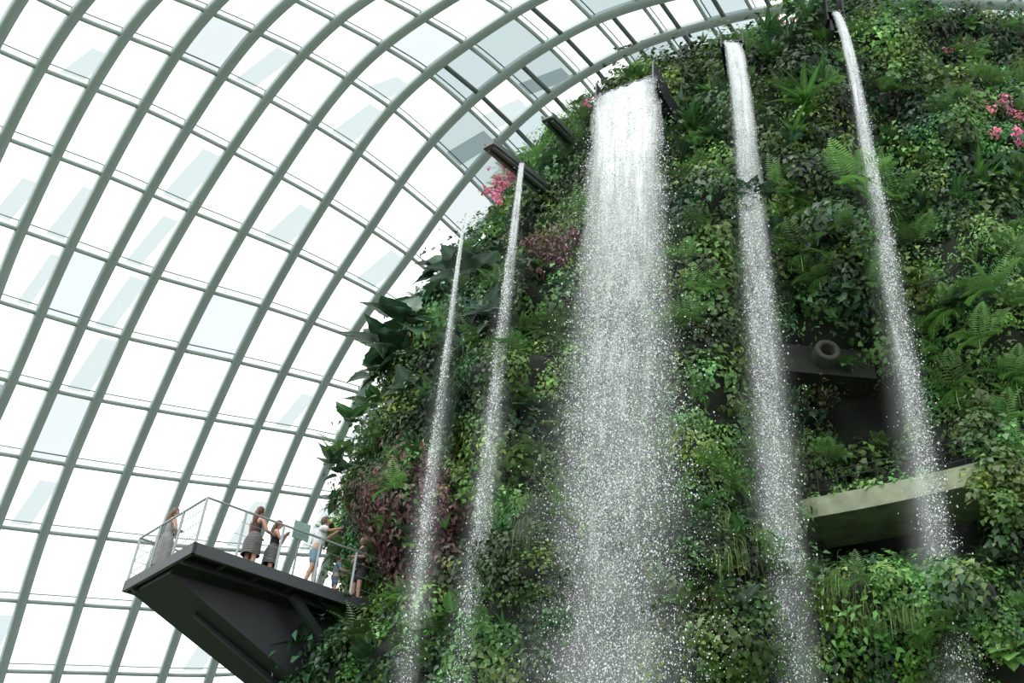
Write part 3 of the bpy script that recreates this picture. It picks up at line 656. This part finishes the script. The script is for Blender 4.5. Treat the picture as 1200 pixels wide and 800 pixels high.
def person(name, loc, yaw, H, pose={}, hair=(.08, .045, .025), long_hair=True, top=None, bottom=None, skirt=None, sleeve=True, headyaw=0, fem=True, shoe=(.6, .6, .6), phone=False):
    p = dict(ST); p.update(pose); E = empty(name, loc); E.rotation_euler = (0, 0, math.radians(yaw))
    ln = p['lean']
    def S(v): return Vector((v[0], v[1] + ln * max(0, v[2] - .5), v[2])) * H
    def A3(v): return Vector(v) * H
    sw = .098 if fem else .115
    V = [S((0, 0, .53)), S((0, 0, .62)), S((0, 0, .73)), S((0, 0, .80)), S((0, .004, .865))]; Rr = [.068, .054 if fem else .066, .066 if fem else .078, .045, .028]; Ed = [(0, 1), (1, 2), (2, 3), (3, 4)]
    hands = []
    for s in (0, 1):
        sg = -1 if s == 0 else 1; n = len(V); sh = S((sg * sw, 0, .79)); el = A3(p['el'][s]); wr = A3(p['wr'][s]); fd = (wr - el).normalized(); hp = wr + fd * .035 * H
        V += [sh, sh.lerp(el, .5), el, el.lerp(wr, .35), wr, hp]; Rr += [.036, .029, .023, .023, .015, .019]; Ed += [(3, n), (n, n + 1), (n + 1, n + 2), (n + 2, n + 3), (n + 3, n + 4), (n + 4, n + 5)]
        hands.append((hp, fd, sg))
    legs = []
    for s in (0, 1):
        sg = -1 if s == 0 else 1; n = len(V); hip = Vector((sg * .05, 0, .475)) * H; kn = A3(p['kn'][s]); an = A3(p['an'][s]); toe = an + Vector((sg * .01, .085, -.025)) * H
        V += [hip, hip.lerp(kn, .5), kn, kn.lerp(an, .35), an, toe]; Rr += [.056, .046, .033, .033, .021, .018]; Ed += [(0, n), (n, n + 1), (n + 1, n + 2), (n + 2, n + 3), (n + 3, n + 4), (n + 4, n + 5)]
        legs.append((hip, kn, an, toe))
    skin('body', V, Ed, [q * H for q in Rr], m_skin, E)
    fb = B()
    for hp, fd, sg in hands:
        side = fd.cross(Vector((0, 0, 1)))
        if side.length < .2: side = Vector((0, 1, 0))
        side.normalize(); cn = side.cross(fd).normalized()
        for i, L_ in enumerate((.038, .044, .041, .032)):
            b0 = hp + side * (i - 1.5) * .0105 * H; q1 = b0 + fd * L_ * .45 * H; q2 = q1 + (fd * .8 - cn * .5) * L_ * .35 * H; q3 = q2 + (fd * .4 - cn * .8) * L_ * .3 * H
            fb.tube([b0 - fd * .012 * H, q1, q2, q3], [.0055 * H, .005 * H, .0047 * H, .0035 * H], 6)
        b0 = hp - fd * .022 * H - side * .014 * H; fb.tube([b0, b0 + (fd * .6 - side * .8) * .02 * H, b0 + (fd * 1. - side * .9 - cn * .3) * .033 * H], [.0065 * H, .0055 * H, .004 * H], 6)
    fb.obj('fingers', m_skin, E, True)
    hc = S((0, .012, .928)); hr = (.042 * H, .052 * H, .066 * H)
    H_ = empty('head', hc); H_.parent = E; H_.rotation_euler = (math.radians(p.get('nod', 0)), 0, math.radians(headyaw))
    def hf(q): q = q.copy(); k_ = max(0, -q.z); q.x *= 1 - .32 * k_; q.y = q.y * (1 - .2 * k_) + .12 * k_; return q
    ico('skull', (0, 0, 0), hr, m_skin, H_, hf)
    ico('nose', (0, hr[1] * .98, -.004 * H), (.007 * H, .012 * H, .013 * H), m_skin, H_, sub=2)
    for sg in (-1, 1):
        ico('eye', (sg * .016 * H, hr[1] * .88, .006 * H), (.007 * H, .005 * H, .004 * H), m_eye, H_, sub=2)
        ico('ear', (sg * hr[0] * 1.0, 0, 0), (.005 * H, .010 * H, .016 * H), m_skin, H_, sub=2)
    ico('mouth', (0, hr[1] * .93, -.03 * H), (.013 * H, .005 * H, .004 * H), m_lip, H_, sub=2)
    mh = simple(name + '_hair', tuple(q * .45 for q in hair), .6, 0, .3, 40)
    ico('hair', (0, -.006 * H, .008 * H), (hr[0] * 1.2, hr[1] * 1.18, hr[2] * 1.1), mh, H_, None, 3, lambda c: (c.y > .35 and c.z < .5) or (c.z < -.6))
    if long_hair:
        skin('long_hair', [(0, -.03 * H, .03 * H), (0, -.05 * H, -.03 * H), (0, -.06 * H, -.10 * H), (0, -.062 * H, -.17 * H), (0, -.055 * H, -.23 * H)], [(0, 1), (1, 2), (2, 3), (3, 4)], [.034 * H, .042 * H, .044 * H, .036 * H, .015 * H], mh, H_)
    if top:
        V = [Vector((0, 0, .46 if not fem else .50)) * H, S((0, 0, .54)), S((0, 0, .61)), S((0, 0, .73)), S((0, 0, .80))]; Rr = [.088 if not fem else .078, .080, .064 if fem else .078, .076 if fem else .088, .050]; Ed = [(0, 1), (1, 2), (2, 3), (3, 4)]
        if sleeve:
            for s in (0, 1):
                sg = -1 if s == 0 else 1; sh = S((sg * sw, 0, .79)); el = A3(p['el'][s]); n = len(V)
                V += [sh, sh.lerp(el, .45), sh.lerp(el, .72)]; Rr += [.046, .042, .040]; Ed += [(4, n), (n, n + 1), (n + 1, n + 2)]
        skin('top', V, Ed, [q * H for q in Rr], top, E)
    if bottom:
        V = [Vector((0, 0, .54)) * H]; Rr = [.076]; Ed = []
        for hip, kn, an, toe in legs: n = len(V); V += [hip, hip.lerp(kn, .45), hip.lerp(kn, .9)]; Rr += [.066, .060, .054]; Ed += [(0, n), (n, n + 1), (n + 1, n + 2)]
        skin('shorts', V, Ed, [q * H for q in Rr], bottom, E)
    if skirt:
        mat, zb, rb = skirt; b_ = B(); n = 32; rows = 9
        for i in range(rows):
            t = i / (rows - 1); zc = .615 + (zb - .615) * t; r_ = .066 + (.112 - .066) * min(1, t * 3.2) + (rb - .10) * t
            for j in range(n): a_ = 2 * math.pi * j / n; q = r_ * (1 + .05 * t * math.sin(a_ * 7)); b_.v.append((q * math.cos(a_) * 1.08 * H, q * math.sin(a_) * .92 * H, zc * H))
        for i in range(rows - 1):
            for j in range(n): j2 = (j + 1) % n; b_.f.append((i * n + j, i * n + j2, (i + 1) * n + j2, (i + 1) * n + j))
        b_.obj('skirt', mat, E, True)
    msh = cloth(name + '_shoes', shoe)
    for hip, kn, an, toe in legs:
        c = (an + toe) / 2; ico('shoe', (c.x, c.y - .01 * H, an.z - .018 * H), (.027 * H, .075 * H, .024 * H), msh, E, lambda q: Vector((q.x, q.y, max(q.z, -.75))), 2)
    if phone:
        c = (hands[0][0] + hands[1][0]) / 2 + Vector((0, .02 * H, .02 * H)); b_ = B(); b_.beam(c - Vector((.045 * H, 0, 0)), c + Vector((.045 * H, 0, 0)), .006 * H, .045 * H); b_.obj('phone', simple('phone_case', (.02, .02, .025), .3), E)
    return E
def on_deck(s, w): return dk_(s, w, .06)
arms_phone = dict(el=((-.13, .12, .76), (.13, .12, .76)), wr=((-.035, .24, .86), (.035, .24, .86)))
arms_face = dict(el=((-.13, .07, .66), (.13, .07, .66)), wr=((-.04, .14, .80), (.04, .14, .80)))
arms_fold = dict(el=((-.15, .04, .64), (.15, .04, .64)), wr=((.04, .12, .67), (-.04, .11, .64)))
arms_rail = dict(el=((-.15, .05, .64), (.15, .05, .64)), wr=((-.12, .20, .66), (.12, .20, .66)))
person('woman_in_grey_dress', on_deck(.3, 2.2), -60, 1.76, dict(arms_fold), (.20, .11, .06), True, cloth('grey_dress', (.20, .20, .20)), None, (cloth('grey_skirt', (.22, .22, .215)), .12, .12), False, -15)
person('woman_in_striped_dress', on_deck(1.6, .75), -35, 1.76, dict(arms_rail), (.16, .06, .03), True, stripes('brown_stripe', (.07, .028, .018), (.02, .018, .018), 9), None, (stripes('black_stripe', (.02, .02, .022), (.16, .15, .14), 9), .30, .11), False)
person('woman_in_black_dress', on_deck(2.15, .85), -80, 1.64, dict(arms_face), (.16, .08, .04), True, cloth('black_top', (.02, .02, .024)), None, (stripes('dark_stripe', (.02, .02, .025), (.20, .20, .20), 11), .30, .11), False, 0, True, (.5, .5, .5), True)
person('man_in_white_shirt', on_deck(2.9, .35), -75, 1.86, dict(arms_phone, lean=.12, nod=12, kn=((-.06, .04, .28), (.06, -.01, .28)), an=((-.065, .06, .04), (.065, -.07, .04))), (.14, .08, .04), False, cloth('white_shirt', (.55, .57, .58)), cloth('light_blue_shorts', (.16, .26, .34)), None, True, 0, False, (.6, .6, .6), True)
person('child_in_blue', on_deck(3.6, .5), -70, 1.12, dict(arms_rail), (.05, .03, .02), False, cloth('blue_shirt', (.10, .18, .22)), cloth('denim', (.08, .13, .18)), None, True, 0, False)
person('woman_in_black_top', on_deck(4.05, .3), 130, 1.70, dict(arms_fold), (.05, .035, .025), True, cloth('black_vest', (.018, .018, .022)), cloth('black_shorts', (.03, .03, .035)), None, True, 20)
person('woman_in_dark_clothes', on_deck(4.5, .8), 60, 1.62, dict(arms_fold), (.05, .035, .025), True, cloth('dark_shirt', (.04, .04, .05)), cloth('dark_trousers', (.03, .035, .05)), None, True, 20)

# ------------------------------------------------------------------ ground, world, light
g = B(); g.v = [(-70, -40, 0), (90, -40, 0), (90, 90, 0), (-70, 90, 0)]; g.f = [(0, 1, 2, 3)]; g.obj('ground', m_ground)
w = bpy.data.worlds.new('overcast_sky'); sc.world = w; w.use_nodes = True; nt = w.node_tree; nt.nodes.clear()
o = nt.nodes.new('ShaderNodeOutputWorld'); bg = nt.nodes.new('ShaderNodeBackground'); tc = nt.nodes.new('ShaderNodeTexCoord')
nz = nt.nodes.new('ShaderNodeTexNoise'); nz.inputs['Scale'].default_value = 1.6; nt.links.new(tc.outputs['Generated'], nz.inputs['Vector'])
cr = nt.nodes.new('ShaderNodeValToRGB'); cr.color_ramp.elements[0].color = (.95, .98, .98, 1); cr.color_ramp.elements[1].color = (1, 1, 1, 1); nt.links.new(nz.outputs['Fac'], cr.inputs[0])
nt.links.new(cr.outputs[0], bg.inputs[0]); bg.inputs[1].default_value = 1.95; nt.links.new(bg.outputs[0], o.inputs[0])
sl = bpy.data.lights.new('sun', 'SUN'); sl.energy = 2.6; sl.angle = math.radians(25); so = bpy.data.objects.new('sun', sl); sc.collection.objects.link(so)
so.rotation_euler = Vector((.45, .35, -.85)).to_track_quat('-Z', 'Y').to_euler()
